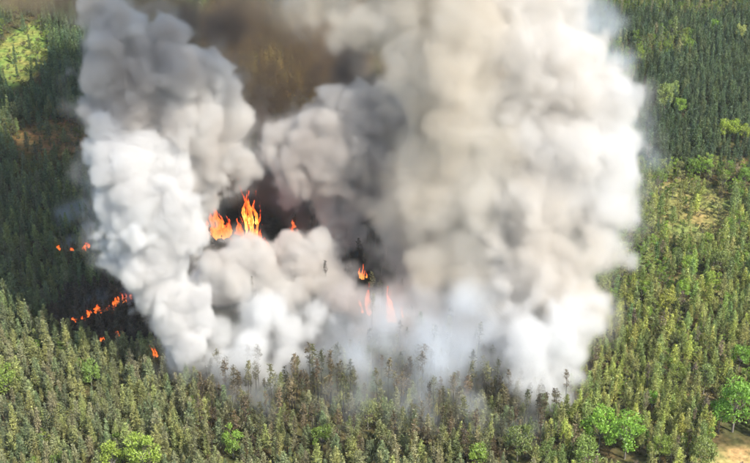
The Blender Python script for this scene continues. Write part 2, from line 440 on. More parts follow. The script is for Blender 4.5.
# broadleaf trees that stand out, by where their foot is: (px, py of the crown's middle, scale, tint, label)
STAND_OUT = [
    (601, 424, 1.15, (.20, .31, .055), 'large fresh green broadleaf tree, left half of the bright pair beside the smoke'),
    (628, 432, 1.10, (.19, .30, .055), 'large fresh green broadleaf tree, right half of the bright pair beside the smoke'),
    (588, 455, .85, (.20, .25, .08), 'pale green round broadleaf tree just below the bright pair'),
    (519, 438, .95, (.15, .17, .07), 'grey green broadleaf tree standing alone before the smoke at the bottom'),
    (548, 452, .70, (.15, .19, .07), 'small dull green broadleaf tree between the smoke foot and the bright pair'),
    (738, 402, 1.25, (.17, .28, .055), 'big leaf green broadleaf tree at the right border above the dry clearing'),
    (722, 412, .85, (.15, .27, .045), 'smaller leaf green broadleaf tree tucked beside the big one at the right border'),
    (704, 452, .85, (.19, .21, .08), 'pale round broadleaf tree at the corner of the dry clearing'),
    (661, 449, .65, (.20, .24, .06), 'small yellow green broadleaf tree on the bottom border between pines'),
    (653, 397, .55, (.18, .30, .05), 'small bright green broadleaf tree alone among pines above the bright pair'),
    (706, 376, .90, (.17, .20, .08), 'pale sage broadleaf tree among pines above the big tree at the border'),
    (679, 372, .60, (.19, .22, .06), 'small olive yellow broadleaf tree beside the pale sage one'),
    (111, 455, .85, (.27, .31, .07), 'yellow green broadleaf tree, smaller of the two on the lower left border'),
    (142, 451, 1.05, (.26, .31, .07), 'yellow green broadleaf tree, larger of the two on the lower left border'),
    (4, 379, .95, (.22, .27, .07), 'yellow green broadleaf tree cut by the left border above the pines'),
    (90, 371, .85, (.18, .24, .07), 'pale green broadleaf tree among sunlit pines below the small fires'),
    (232, 440, .75, (.20, .28, .06), 'bright green broadleaf tree among thin pines at the bottom left of the smoke'),
    (368, 413, .70, (.20, .20, .09), 'pale yellowish broadleaf tree in thin smoke among the half burnt pines'),
    (478, 455, .75, (.20, .26, .06), 'yellow green broadleaf tree in the smoke at the bottom border'),
    (322, 436, .65, (.15, .20, .05), 'mid green broadleaf tree among half burnt pines at the bottom'),
    (666, 97, 1.15, (.22, .25, .10), 'pale green broadleaf tree, left of the pair inside the dark plantation'),
    (680, 104, .90, (.20, .28, .06), 'yellow green broadleaf tree, lower of the pair inside the dark plantation'),
    (673, 90, .95, (.22, .26, .10), 'cream green broadleaf tree behind the pair inside the dark plantation'),
    (725, 129, .95, (.27, .31, .06), 'yellow green broadleaf tree, left of the three at the edge of the plantation'),
    (735, 127, 1.0, (.27, .32, .06), 'yellow green broadleaf tree, middle of the three at the edge of the plantation'),
    (745, 131, .80, (.25, .28, .06), 'yellow green broadleaf tree, right of the three at the edge of the plantation'),
    (740, 33, .90, (.30, .30, .13), 'cream coloured broadleaf tree near the top right corner'),
    (716, 25, .90, (.17, .26, .05), 'leaf green broadleaf tree below the top border by the cream coloured one'),
    (690, 45, .80, (.18, .25, .05), 'leaf green broadleaf tree on the upper edge of the dark plantation'),
    (640, 55, .75, (.22, .26, .06), 'yellow green broadleaf tree where the dark plantation meets the scrub'),
    (745, 175, .80, (.17, .25, .06), 'mid green broadleaf tree at the right border beside the grassy clearing'),
    (690, 265, .85, (.22, .29, .06), 'bright green broadleaf tree below the grassy clearing'),
    (714, 283, .90, (.24, .29, .06), 'bright yellow green broadleaf tree, right one below the grassy clearing'),
    (683, 287, .80, (.20, .28, .05), 'bright green broadleaf tree in mixed wood below the grassy clearing'),
    (665, 301, .80, (.25, .24, .06), 'golden green broadleaf tree in the middle of the right-hand wood'),
    (720, 262, 1.05, (.18, .20, .08), 'wide pale sage broadleaf tree below the grassy clearing'),
    (648, 312, .55, (.20, .30, .05), 'small bright green broadleaf tree in the wood beside the smoke edge'),
    (741, 355, .80, (.16, .26, .05), 'leaf green broadleaf tree at the right border halfway down the wood'),
]
SO = []
for (cx, cy_, s, t, lab) in STAND_OUT:
    s = s * 1.28 if cy_ > 330 else s * 1.12
    x, y = on_ground(cx, cy_)
    s *= .84 if cy_ < 400 else .98
    # the crown's middle is about 7.5 m up: step nearer until it shows there
    for _ in range(4):
        qx, qy, d = project(x, y, height(x, y) + 11.0 * s)
        x += (cx - qx) / F * d; y += (qy - cy_) / F * d / SP
    t = (1.15 * t[0], 1.28 * t[1], 1.0 * t[2])
    SO.append((x, y, s, t, lab))
    keep &= ~(np.hypot(G[:, 0] - x, (G[:, 1] - y)) < 4.6 * s)
    # let the crown be seen: nothing taller right before it
    keep &= ~((np.abs(G[:, 0] - x) < 4.8 * s) & (G[:, 1] < y) & (G[:, 1] > y - 12 * s))
G, px, py, kind, tint, size, ti = [a[keep] for a in (G, px, py, kind, tint, size, ti)]
n = len(G)
Z = height(G[:, 0], G[:, 1])
rot = rng.uniform(0, 6.283, n)
var = rng.integers(0, 1000, n)

# which of them show, and largest: not behind the thick smoke, inside the frame
pxm, pym, dm = project(G[:, 0], G[:, 1], Z + 11 * size)
hidden = ((pxm > 88) & (pxm < 255) & (pym < 300)) | ((pxm > 130) & (pxm < 215) & (pym < 375)) | ((pxm > 215) & (pxm < 620) & (pym < 345)) | ((pxm > 480) & (pxm < 590) & (pym < 405))
seen = (pxm > 2) & (pxm < 748) & (pym > 2) & (pym < 461) & ~hidden

# ------------------------------------------------------------------ single trees
def single(name, kitname, i, x, y, z, s, rz, t, label, cat, group):
    k = KITS[kitname]; tr, cr, _ = k[i % len(k)]
    o = link(name, None); o.location = (x, y, z); o.rotation_euler = (0, 0, rz); o.scale = (s, s, s); o.empty_display_size = .5
    tag(o, label, cat, group)
    link('trunk', tr, o)
    c = link('crown', cr, o); c['tint'] = [float(v) for v in t]
    return o
for j, (x, y, s, t, lab) in enumerate(SO):
    single('broadleaf_tree', 'broad', j, x, y, float(height(x, y)), s, 1.7 * j, t, lab, 'tree', 'broadleaf trees among the conifers')

def place_words(x, y):
    """Where in the photo, by things one can find."""
    z = zone(x, y)
    if z == 'lower left stand':
        row = 'on bottom border' if y > 436 else 'low down' if y > 408 else 'halfway up' if y > 376 else 'at shaded edge'
        c = 'left border' if x < 45 else 'by yellow-green pair' if 85 < x < 165 and y > 425 else 'under fires' if 75 < x < 140 else 'beside smoke' if x >= 165 else 'left-centre' if x < 90 else 'right-centre'
    elif z == 'fire edge':
        row = 'on bottom border' if y > 436 else 'low down' if y > 405 else 'deep in smoke'
        c = 'left part' if x < 290 else 'left-centre' if x < 360 else 'right-centre' if x < 450 else 'right part'
    elif z == 'right-hand wood':
        row = 'on bottom border' if y > 436 else 'low down' if y > 400 else 'below middle' if y > 368 else 'halfway up' if y > 310 else 'below grassy clearing' if y > 245 else 'beside grassy clearing'
        c = 'beside smoke' if x < 610 else 'left-centre' if x < 650 else 'right-centre' if x < 705 else 'right border'
    elif z == 'dark plantation':
        row = 'at top border' if y < 35 else 'at upper edge' if y < 70 else 'above pale pair' if y < 90 else 'near pale pair' if y < 112 else 'near yellow-green trio' if y < 140 else 'at lower edge'
        c = 'near smoke' if x < 645 else 'left part' if x < 680 else 'central part' if x < 715 else 'right border'
    else:
        row = 'by sunny meadow' if y < 90 else 'above brown strip' if y < 130 else 'below brown strip' if y < 200 else 'by blue wisp' if y < 270 else 'above small fires'
        c = 'left border' if x < 40 else 'near column'
    return f'in {z} {row}, {c}'
def zone(x, y):
    return 'lower left stand' if y > 330 and x < 215 else 'fire edge' if y > 330 and x < 545 else 'right-hand wood' if x >= 545 and y > 172 else 'dark plantation' if x >= 545 else 'shaded left wood'
def hue_word(t, kindname):
    r, g, b = t
    v = g
    if kindname in ('broad', 'young'):
        return ('bright ' if v > .2 else 'dull ' if v < .14 else '') + ('yellow-green' if r / g > .84 else 'green')
    return ('dark ' if v < .062 else 'pale ' if v > .115 else '') + ('brownish' if r / g > 1.04 else 'olive' if r / g > .9 else 'green')
ORD = 'first second third fourth fifth sixth seventh eighth ninth tenth eleventh twelfth thirteenth fourteenth fifteenth sixteenth seventeenth eighteenth nineteenth twentieth'.split() + ['one further'] * 30
def size_word(s): return 'tall ' if s > .83 else 'short ' if s < .58 else ''
NAMES = {'pine': ('pine_tree', 'pine', 300), 'spruce': ('spruce_tree', 'spruce', 300), 'snag': ('scorched_pine', 'half-burnt pine', 140), 'young': ('young_broadleaf_tree', 'young broadleaf', 240)}
single_mask = np.zeros(n, bool)
for kname, (oname, words_, most) in NAMES.items():
    idx = np.nonzero(seen & (kind == kname))[0]
    idx = idx[np.argsort(dm[idx])][:most]
    single_mask[idx] = True
    labs = [f'{size_word(size[i])}{hue_word(tint[i], kname)} {words_} {place_words(pxm[i], pym[i])}' for i in idx]
    same = {}
    for q, lab in enumerate(labs): same.setdefault(lab, []).append(q)
    for lab, qs in same.items():
        qs.sort(key=lambda q: pxm[idx[q]])
        for r_, q in enumerate(qs):
            if len(qs) > 1:
                w_ = 'leftmost' if r_ == 0 else 'rightmost' if r_ == len(qs) - 1 else ORD[r_] + ' from left'
                base = lab.split(' ')
                if len(base) + len(w_.split()) > 16: base = [w for w in base if w not in ('dark', 'pale', 'dull', 'bright')]
                labs[q] = ' '.join(base) + ', ' + w_
    for q, i in enumerate(idx):
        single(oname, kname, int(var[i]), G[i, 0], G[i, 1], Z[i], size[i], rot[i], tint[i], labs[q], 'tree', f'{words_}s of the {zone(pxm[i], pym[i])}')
    print(kname, (kind == kname).sum(), 'of them single', len(idx))

# ------------------------------------------------------------------ the rest of the forest and the low scrub, as masses
def scatter(name, P, rots, sizes, tints, variants, kitname_of, label, cat):
    """One object: points carrying size, turn, tint and variant, instanced by geometry nodes."""
    col = bpy.data.collections.new(name + '_kinds')
    order = []
    for kname in sorted(set(kitname_of)):
        for v, (_, _, w) in enumerate(KITS[kname]):
            order.append((kname, v))
            col.objects.link(bpy.data.objects.new('%03d_%s' % (len(order), kname), w))
    first = {}
    for j, (kname, v) in enumerate(order): first.setdefault(kname, j)
    vi = np.array([first[k] + int(v) % len(KITS[k]) for k, v in zip(kitname_of, variants)], np.int32)
    me = bpy.data.meshes.new(name)
    me.vertices.add(len(P)); me.vertices.foreach_set('co', np.asarray(P, np.float32).ravel())
    for an, ty, val in (('turn', 'FLOAT', rots), ('size', 'FLOAT', sizes)):
        a = me.attributes.new(an, ty, 'POINT'); a.data.foreach_set('value', np.asarray(val, np.float32))
    a = me.attributes.new('pick', 'INT', 'POINT'); a.data.foreach_set('value', vi)
    a = me.attributes.new('tint', 'FLOAT_VECTOR', 'POINT'); a.data.foreach_set('vector', np.asarray(tints, np.float32).ravel())
    o = link(name, me)
    ng = bpy.data.node_groups.new(name, 'GeometryNodeTree')
    ng.interface.new_socket('Geometry', in_out='INPUT', socket_type='NodeSocketGeometry')
    ng.interface.new_socket('Geometry', in_out='OUTPUT', socket_type='NodeSocketGeometry')
    N, L = ng.nodes, ng.links
    gi, go = N.new('NodeGroupInput'), N.new('NodeGroupOutput')
    ci = N.new('GeometryNodeCollectionInfo'); ci.inputs['Collection'].default_value = col
    ci.inputs['Separate Children'].default_value = True; ci.inputs['Reset Children'].default_value = True
    ip = N.new('GeometryNodeInstanceOnPoints'); ip.inputs['Pick Instance'].default_value = True
    def na(nm, ty):
        a = N.new('GeometryNodeInputNamedAttribute'); a.data_type = ty; a.inputs['Name'].default_value = nm
        return [s for s in a.outputs if s.enabled][0]
    cx = N.new('ShaderNodeCombineXYZ'); L.new(na('turn', 'FLOAT'), cx.inputs[2])
    er = N.new('FunctionNodeEulerToRotation'); L.new(cx.outputs[0], er.inputs[0])
    L.new(gi.outputs[0], ip.inputs['Points']); L.new(ci.outputs[0], ip.inputs['Instance'])
    L.new(na('pick', 'INT'), ip.inputs['Instance Index']); L.new(er.outputs[0], ip.inputs['Rotation'])
    sz = na('size', 'FLOAT'); L.new(sz, ip.inputs['Scale'])
    L.new(ip.outputs[0], go.inputs[0])
    md = o.modifiers.new('scatter', 'NODES'); md.node_group = ng
    return tag(o, label, cat, kind='stuff')
rest = ~single_mask
Pr = np.stack([G[rest, 0], G[rest, 1], Z[rest]], 1)
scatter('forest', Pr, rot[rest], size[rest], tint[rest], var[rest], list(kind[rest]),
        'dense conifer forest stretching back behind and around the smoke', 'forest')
print('forest', rest.sum())

B = jitter_grid(3.4, 400, 1150, -40, 790)
bx, by, _ = project(B[:, 0], B[:, 1], 0 * B[:, 0])
bn = fbm(np.stack([B[:, 0], B[:, 1], np.zeros(len(B))], -1), 20, 77, 3)
op = np.zeros(len(B), bool)
for (cx, cy_, rx, ry) in ((690, 214, 38, 40), (690, 287, 32, 20), (24, 50, 30, 40), (55, 150, 55, 35), (612, 80, 42, 48), (738, 165, 40, 12), (702, 394, 22, 15), (640, 128, 16, 26), (290, 70, 60, 80)):
    op |= in_blob(bx, by, cx, cy_, rx, ry) < 1
bu = rng.random(len(B))
bk = (op & (bu < .30 + .5 * (bn > .55))) | (~op & (bu < .10) & ~(in_blob(bx, by, 330, 255, 190, 92) < 1))
bk &= ~((in_blob(bx, by, 757, 468, 62, 24) < 1) & (bu > .05))
B = B[bk]; bz = height(B[:, 0], B[:, 1])
bt = np.array([(.17, .19, .07), (.21, .23, .08), (.14, .15, .06), (.19, .155, .09)])[rng.integers(0, 4, len(B))] * rng.uniform(.6, 1.1, (len(B), 1))
scatter('undergrowth', np.stack([B[:, 0], B[:, 1], bz], 1), rng.uniform(0, 6.28, len(B)), rng.uniform(.28, 1.15, len(B)), bt, rng.integers(0, 100, len(B)), ['bush'] * len(B),
        'low green and brown scrub on the clearings and between the trees', 'scrub')
print('undergrowth', len(B), round(time.time() - T0, 1))
#SMOKE
# ------------------------------------------------------------------ flames
def flame_material(name, strength, hot):
    m, N, L, out = new_mat(name)
    tc = N.new('ShaderNodeTexCoord')
    sp_ = N.new('ShaderNodeSeparateXYZ'); L.new(tc.outputs['Generated'], sp_.inputs[0])
    mp = N.new('ShaderNodeMapping'); mp.inputs['Scale'].default_value = (1.0, 1.0, .4)
    ge = N.new('ShaderNodeNewGeometry'); L.new(ge.outputs['Position'], mp.inputs['Vector'])
    nz = N.new('ShaderNodeTexNoise'); nz.inputs['Scale'].default_value = 1.; nz.inputs['Detail'].default_value = 3
    L.new(mp.outputs[0], nz.inputs['Vector'])
    ad = N.new('ShaderNodeMath'); ad.operation = 'MULTIPLY_ADD'; ad.inputs[1].default_value = 1.1; L.new(nz.outputs['Fac'], ad.inputs[0])
    L.new(sp_.outputs[2], ad.inputs[2])
    r = N.new('ShaderNodeValToRGB'); e = r.color_ramp.elements
    e[0].position = .45; e[0].color = hot
    e[1].position = 1.35 if False else 1.0; e[1].color = (1.0, .045, .008, 1)
    k = e.new(.72); k.color = (1.0, .17, .022, 1)
    sc_ = N.new('ShaderNodeMath'); sc_.operation = 'MULTIPLY'; sc_.inputs[1].default_value = .72; L.new(ad.outputs[0], sc_.inputs[0])
    L.new(sc_.outputs[0], r.inputs[0])
    em = N.new('ShaderNodeEmission'); em.inputs['Strength'].default_value = strength; L.new(r.outputs[0], em.inputs['Color'])
    tr = N.new('ShaderNodeBsdfTransparent')
    hole = N.new('ShaderNodeMapRange'); hole.inputs[1].default_value = .66; hole.inputs[2].default_value = 1.0
    L.new(sc_.outputs[0], hole.inputs[0])
    mx = N.new('ShaderNodeMixShader'); L.new(hole.outputs[0], mx.inputs[0]); L.new(em.outputs[0], mx.inputs[1]); L.new(tr.outputs[0], mx.inputs[2])
    L.new(mx.outputs[0], out.inputs['Surface'])
    m.cycles.emission_sampling = 'NONE'
    return m
FLAME = flame_material('flame', 1.6, (1.0, .50, .10, 1))
EMBER = flame_material('low_flame', .85, (1.0, .20, .045, 1))
ORANGE = flame_material('orange_flame', 1.1, (1.0, .32, .05, 1))
def tongue(rng, h, w, lean):
    ns, nr = 7, 12
    a0, a1 = rng.uniform(0, 6.28, 2)
    pts, rad = [], []
    for i in range(nr):
        t = i / (nr - 1)
        sway = (w * .5 + h * .05) * t * np.array([math.sin(a0 + 4.5 * t), math.cos(a1 + 4.1 * t)])
        pts.append((sway[0] + lean[0] * t * h, sway[1] + lean[1] * t * h, t * h))
        rad.append(w * .5 * (math.sin(math.pi * min(1, .2 + .8 * t) ** .7) * (1 - .55 * t) * (1 + .35 * math.sin(11 * t + a0))) + .01)
    V, Q = tube(pts, rad, ns)
    V[:, :2] += rng.normal(0, .09 * w, (len(V), 2)); V[:, 2] += rng.normal(0, .02 * h, len(V))
    return mesh('tongue', V, Q)
def flame(px_, py_, hpx, wpx, mat, label, seed, group, up=0., n_=9):
    """px_, py_: the foot of the fire on the ground"""
    x, y = on_ground(px_, py_)
    z = float(height(x, y)) + up
    d = project(x, y, z)[2]
    h, w = hpx * d / F / math.cos(R(PITCH)), wpx * d / F
    r_ = np.random.default_rng(seed)
    o = link('flame', None); o.location = (x, y, z)
    tag(o, label, 'flame', group)
    for k in range(n_):
        s = 1 if k == 0 else r_.uniform(.2, .8) ** 1.3
        me = tongue(r_, h * s, w * (.4 if k == 0 else r_.uniform(.16, .38)), r_.normal(0, .07, 2))
        me.materials.append(mat)
        me.polygons.foreach_set('use_smooth', np.ones(len(me.polygons), bool))
        t = link('tongue', me, o)
        t.location = (0, 0, 0) if k == 0 else (r_.normal(0, .36) * w, r_.normal(0, .36) * w, r_.uniform(-.02, .45 if k % 3 == 0 else .12) * h)
    return o
FG1, FG2 = 'tall flames in the middle of the fire', 'small fires along the left edge of the burn'
flame(217, 246, 46, 12, ORANGE, 'tall orange flame between the left columns and the brightest flame', 1, FG1, up=5, n_=14)
flame(228, 247, 24, 16, ORANGE, 'low orange flame at the right foot of the tall orange one', 2, FG1, up=6)
flame(239, 246, 20, 9, EMBER, 'short orange flame between the two tallest flames', 3, FG1, up=7)
flame(252, 252, 70, 13, FLAME, 'tallest flame, yellow at its heart, above the cream billows', 4, FG1, n_=22)
flame(262, 256, 34, 12, ORANGE, 'short flame at the right foot of the tallest flame', 5, FG1)
flame(294, 247, 20, 13, EMBER, 'faint red flame in smoke right of the tallest flame', 6, FG1, up=4)
flame(362, 280, 18, 5, ORANGE, 'thin orange flame below the dark gap in the centre', 7, FG1)
flame(394, 322, 42, 11, ORANGE, 'orange flame glowing through smoke in the middle of the burn', 8, FG1)
flame(368, 316, 34, 8, EMBER, 'dim red flame left of the flame glowing through smoke', 9, FG1)
for j, (a, b, h, w, lab) in enumerate([
        (123, 315, 16, 10, 'largest of the small fires, beside the foot of the white column'),
        (133, 311, 10, 9, 'small fire touching the white column above the others'),
        (112, 319, 8, 10, 'low fire just left of the largest small fire'),
        (100, 322, 9, 11, 'wide low fire in the middle of the small fires'),
        (90, 325, 7, 9, 'low fire left of the wide low fire'),
        (83, 328, 5, 8, 'faint fire second from the left in the lower row of small fires'),
        (117, 316, 10, 9, 'ragged fire wedged against the left side of the largest small fire'),
        (106, 321, 6, 8, 'faint fire between the wide low fire and the ragged one'),
        (76, 330, 6, 8, 'tiny fire furthest left in the lower row of small fires'),
        (119, 346, 7, 10, 'tiny fire below the largest small fire'),
        (102, 350, 8, 6, 'tiny fire below the wide low fire'),
        (155, 368, 20, 7, 'narrow flame at the foot of the white column'),
        (87, 258, 9, 11, 'small fire under the blue wisp, right one of the row'),
        (72, 258, 5, 6, 'tiny fire under the blue wisp, middle one of the row'),
        (60, 259, 6, 6, 'tiny fire under the blue wisp, left one of the row')]):
    flame(a, b, h * .72, w * .8, EMBER if j else ORANGE, lab, 30 + j, FG2, up=7.5 + .9 * math.sin(j * 2.3), n_=7)

# ------------------------------------------------------------------ smoke
def smoke_material(name, colour, density, aniso=.25, sooty=None, cell=38.):
    """sooty: the colour of the dirtier parcels of smoke mixed into it"""
    m, N, L, out = new_mat(name)
    pv = N.new('ShaderNodeVolumePrincipled')
    pv.inputs['Color'].default_value = (*colour, 1)
    pv.inputs['Density'].default_value = density
    pv.inputs['Anisotropy'].default_value = aniso
    if sooty:
        ge = N.new('ShaderNodeNewGeometry')
        nz = N.new('ShaderNodeTexNoise'); nz.inputs['Scale'].default_value = 1 / cell; nz.inputs['Detail'].default_value = 2
        L.new(ge.outputs['Position'], nz.inputs['Vector'])
        r = N.new('ShaderNodeValToRGB'); e = r.color_ramp.elements
        e[0].position, e[1].position = .40, .62; e[0].color = (*sooty, 1); e[1].color = (*colour, 1)
        L.new(nz.outputs['Fac'], r.inputs[0]); L.new(r.outputs[0], pv.inputs['Color'])
    L.new(pv.outputs[0], out.inputs['Volume'])
    return m
def volume_object(name, dens, origin, vox, mat, iso=None):
    """A Volume whose grid is filled from the array dens; with iso, a mesh of the surface where dens = iso."""
    nx, ny, nz = dens.shape
    me = bpy.data.meshes.new(name + '_cells')
    me.vertices.add(dens.size)
    a = me.attributes.new('cell', 'FLOAT', 'POINT'); a.data.foreach_set('value', np.ascontiguousarray(dens, np.float32).ravel())
    cells = bpy.data.objects.new(name + '_cells', me)
    vd = bpy.data.volumes.new(name) if iso is None else bpy.data.meshes.new(name)
    vd.materials.append(mat)
    o = link(name, vd)
    ng = bpy.data.node_groups.new(name, 'GeometryNodeTree')
    ng.interface.new_socket('Geometry', in_out='INPUT', socket_type='NodeSocketGeometry')
    ng.interface.new_socket('Geometry', in_out='OUTPUT', socket_type='NodeSocketGeometry')
    N, L = ng.nodes, ng.links
    go = N.new('NodeGroupOutput')
    oi = N.new('GeometryNodeObjectInfo'); oi.inputs['Object'].default_value = cells
    vc = N.new('GeometryNodeVolumeCube')
    lo = np.array(origin, float); hi = lo + vox * (np.array([nx, ny, nz]) - 1)
    vc.inputs['Min'].default_value = lo; vc.inputs['Max'].default_value = hi
    for k, v in zip('XYZ', (nx, ny, nz)): vc.inputs['Resolution ' + k].default_value = v
    vc.inputs['Background'].default_value = 0
    pos = N.new('GeometryNodeInputPosition')
    def vm(op, a_, b_):
        v = N.new('ShaderNodeVectorMath'); v.operation = op; L.new(a_, v.inputs[0])
        if b_ is not None: v.inputs[1].default_value = b_
        return v.outputs[0]
    q = vm('FLOOR', vm('ADD', vm('MULTIPLY', vm('SUBTRACT', pos.outputs[0], lo), (1 / vox,) * 3), (.5,) * 3), None)
    sx = N.new('ShaderNodeSeparateXYZ'); L.new(q, sx.inputs[0])
    def ii(s):
        f = N.new('FunctionNodeFloatToInt'); f.rounding_mode = 'ROUND'; L.new(s, f.inputs[0]); return f.outputs[0]
    def im(op, a_, b_):
        m = N.new('FunctionNodeIntegerMath'); m.operation = op
        for k, w in enumerate((a_, b_)):
            if isinstance(w, int): m.inputs[k].default_value = w
            else: L.new(w, m.inputs[k])
        return m.outputs[0]
    idx = im('ADD', im('MULTIPLY', im('ADD', im('MULTIPLY', ii(sx.outputs[0]), ny), ii(sx.outputs[1])), nz), ii(sx.outputs[2]))
    na = N.new('GeometryNodeInputNamedAttribute'); na.data_type = 'FLOAT'; na.inputs['Name'].default_value = 'cell'
    si = N.new('GeometryNodeSampleIndex'); si.data_type = 'FLOAT'; si.domain = 'POINT'; si.clamp = True
    L.new(oi.outputs['Geometry'], si.inputs['Geometry']); L.new(na.outputs[0], si.inputs['Value']); L.new(idx, si.inputs['Index'])
    L.new(si.outputs[0], vc.inputs['Density'])
    last = vc.outputs[0]
    if iso is not None:
        v2 = N.new('GeometryNodeVolumeToMesh'); L.new(last, v2.inputs['Volume']); v2.inputs['Threshold'].default_value = iso
        ss = N.new('GeometryNodeSetShadeSmooth'); L.new(v2.outputs[0], ss.inputs[0]); last = ss.outputs[0]
    sm = N.new('GeometryNodeSetMaterial'); sm.inputs['Material'].default_value = mat
    L.new(last, sm.inputs[0]); L.new(sm.outputs[0], go.inputs[0])
    o.modifiers.new('fill', 'NODES').node_group = ng
    return o
def smoke(name, puffs, vox, mat, label, seed, bumps=(1., 1., 1.), cells=(17, 8.5, 4.2), edge=4., blend=5., ragged=0., power=1., thin=0., ground_fade=4., squash=1., group=None, kind=None, core=None, world=(), fine=.9, halo=0., halo_w=9.):
    """puffs: (px, py, Y, radius in px) of the billows as they show; each becomes a ball at its own distance with its real size.
    bumps: height of the cauliflower bumps per size; edge: metres over which the edge thickens; ragged: loss by noise."""
    W = []
    for (a, b, Y, r) in puffs:
        c = at(a, b, Y); d = project(*c)[2]
        W.append((*c, r * d / F))
    W = np.array(W + list(world))
    pad = 12
    lo = np.maximum((W[:, :3] - W[:, 3:]).min(0) - pad, [-1e9, -1e9, -3]); hi = (W[:, :3] + W[:, 3:]).max(0) + pad
    dims = np.ceil((hi - lo) / vox).astype(int) + 1
    ax = [lo[k] + vox * np.arange(dims[k]) for k in range(3)]
    f = np.full(dims, -40., np.float32)
    for (x, y, z, r) in W:
        sl_ = []
        for k, c in enumerate((x, y, z)):
            i0 = max(0, int((c - r - 16 - lo[k]) / vox)); i1 = min(dims[k], int((c + r + 16 - lo[k]) / vox) + 2)
            sl_.append(slice(i0, i1))
        X_, Y_, Z_ = np.meshgrid(ax[0][sl_[0]], ax[1][sl_[1]], ax[2][sl_[2]], indexing='ij')
        g = (r - np.sqrt((X_ - x) ** 2 + (Y_ - y) ** 2 + ((Z_ - z) / squash) ** 2)).astype(np.float32)
        h = f[tuple(sl_)]
        k_ = np.clip(.5 + .5 * (g - h) / blend, 0, 1)
        f[tuple(sl_)] = h * (1 - k_) + g * k_ + blend * k_ * (1 - k_) * .7
    m = f > -13
    ijk = np.argwhere(m)
    P = (lo + ijk * vox).astype(np.float32)
    wq = np.stack([vnoise(P, 14, seed + 90 + k) for k in range(3)], -1) - .5      # swirl
    Pq = P + wq * 9
    g = f[m]
    for b, c, k in zip(tuple(bumps) + (fine,), tuple(cells) + (cells[2] * .5,), range(4)):
        if b: g = g + b * c * .62 * (.52 - worley(Pq, c, seed + k))
    if ragged:
        g = g - ragged * (fbm(Pq, 26, seed + 20, 5, .6) - .42) * 2
    d = np.clip(g / edge, 0, 1) ** power
    if halo:                                                        # torn thin wisps outside the dense billows
        wn_ = np.clip((fbm(Pq, 17, seed + 60, 5, .6) - .44) / .16, 0, 1)
        d = np.maximum(d, halo * np.clip((g + halo_w) / halo_w, 0, 1) ** 1.3 * wn_)
    if thin:
        d *= np.clip((fbm(Pq, 30, seed + 40, 5, .55) - thin) / .22, 0, 1)
    d *= np.clip((P[:, 2] - height(P[:, 0], P[:, 1])) / ground_fade, 0, 1)
    D = np.zeros(dims, np.float32); D[m] = d
    D[D < .004] = 0
    for k in range(3):
        for e in (0, -1):
            s_ = [slice(None)] * 3; s_[k] = e; D[tuple(s_)] = 0
    if core:
        # the thick heart of the smoke, where no light passes: a dull white surface deep inside the billows
        o = link(name, None); o.location = (float(W[0, 0]), float(W[0, 1]), 0)
        Cf = np.zeros(dims, np.float32); g0 = f[m] - core[1] + 3
        Cf[m] = np.clip(.5 + g0 / 12, 0, 1) * (P[:, 2] > height(P[:, 0], P[:, 1]) + 2)
        Cf[0] = Cf[-1] = 0; Cf[:, 0] = Cf[:, -1] = 0; Cf[:, :, 0] = Cf[:, :, -1] = 0
        Cf = np.ascontiguousarray(Cf[::2, ::2, ::2])
        solid = Cf > .5; one = np.zeros_like(solid); one[np.unravel_index(np.argmax(Cf), Cf.shape)] = True      # keep what hangs together
        while True:
            grow = one.copy()
            for k in range(3):
                for e in (1, -1): grow |= np.roll(one, e, k)
            grow &= solid
            if grow.sum() == one.sum(): break
            one = grow
        near = one.copy()
        for k in range(3):
            for e in (1, -1): near |= np.roll(one, e, k)
        Cf = np.where(near, Cf, np.minimum(Cf, .3))
        for part in (volume_object('billow', D, lo, vox, mat), volume_object('core', Cf, lo, vox * 2, core[0], .5)):
            part.parent = o; part.location = (-o.location[0], -o.location[1], 0)
    else:
        o = volume_object(name, D, lo, vox, mat)
    tag(o, label, 'smoke', group, kind)
    print(name, dims, D.size, round(time.time() - T0, 1))
    return o
def core_material(name, colour):
    m, N, L, out = new_mat(name)
    d = N.new('ShaderNodeBsdfDiffuse'); d.inputs['Color'].default_value = (*colour, 1); d.inputs['Roughness'].default_value = 1
    L.new(d.outputs[0], out.inputs['Surface'])
    return m
WHITE_CORE = core_material('white_smoke_heart', (.44, .44, .435))
CREAM_CORE = core_material('cream_smoke_heart', (.37, .355, .335))
PLUME_CORE = core_material('plume_smoke_heart', (.44, .435, .425))
TAN_CORE = core_material('tan_smoke_heart', (.46, .41, .345))
GREY_CORE = core_material('grey_smoke_heart', (.32, .30, .295))
WHITE = smoke_material('white_smoke', (.91, .91, .905), .42, sooty=(.87, .86, .85))
LOWW = smoke_material('low_white_smoke', (.93, .93, .925), .20)
CREAM = smoke_material('cream_smoke', (.86, .845, .82), .38, sooty=(.76, .725, .69), cell=30)
CBILL = smoke_material('centre_smoke', (.885, .87, .85), .36, sooty=(.84, .81, .78), cell=30)
GREY = smoke_material('grey_smoke', (.88, .85, .82), .24, sooty=(.79, .745, .71), cell=26)
TAN = smoke_material('tan_smoke', (.90, .875, .825), .085, sooty=(.835, .78, .69))
PLUFF = smoke_material('bright_smoke', (.935, .935, .93), .17)
PLUME = smoke_material('plume_smoke', (.905, .90, .89), .15, sooty=(.865, .83, .78), cell=46)
MAUVE = smoke_material('mauve_smoke', (.85, .815, .80), .10)
BROWN = smoke_material('brown_smoke', (.50, .37, .25), .034)
DARKS = smoke_material('dark_smoke', (.28, .235, .21), .12)
BLUE = smoke_material('blue_white_smoke', (.88, .92, .965), .075)
FAINT = smoke_material('faint_blue_smoke', (.83, .905, .975), .055)

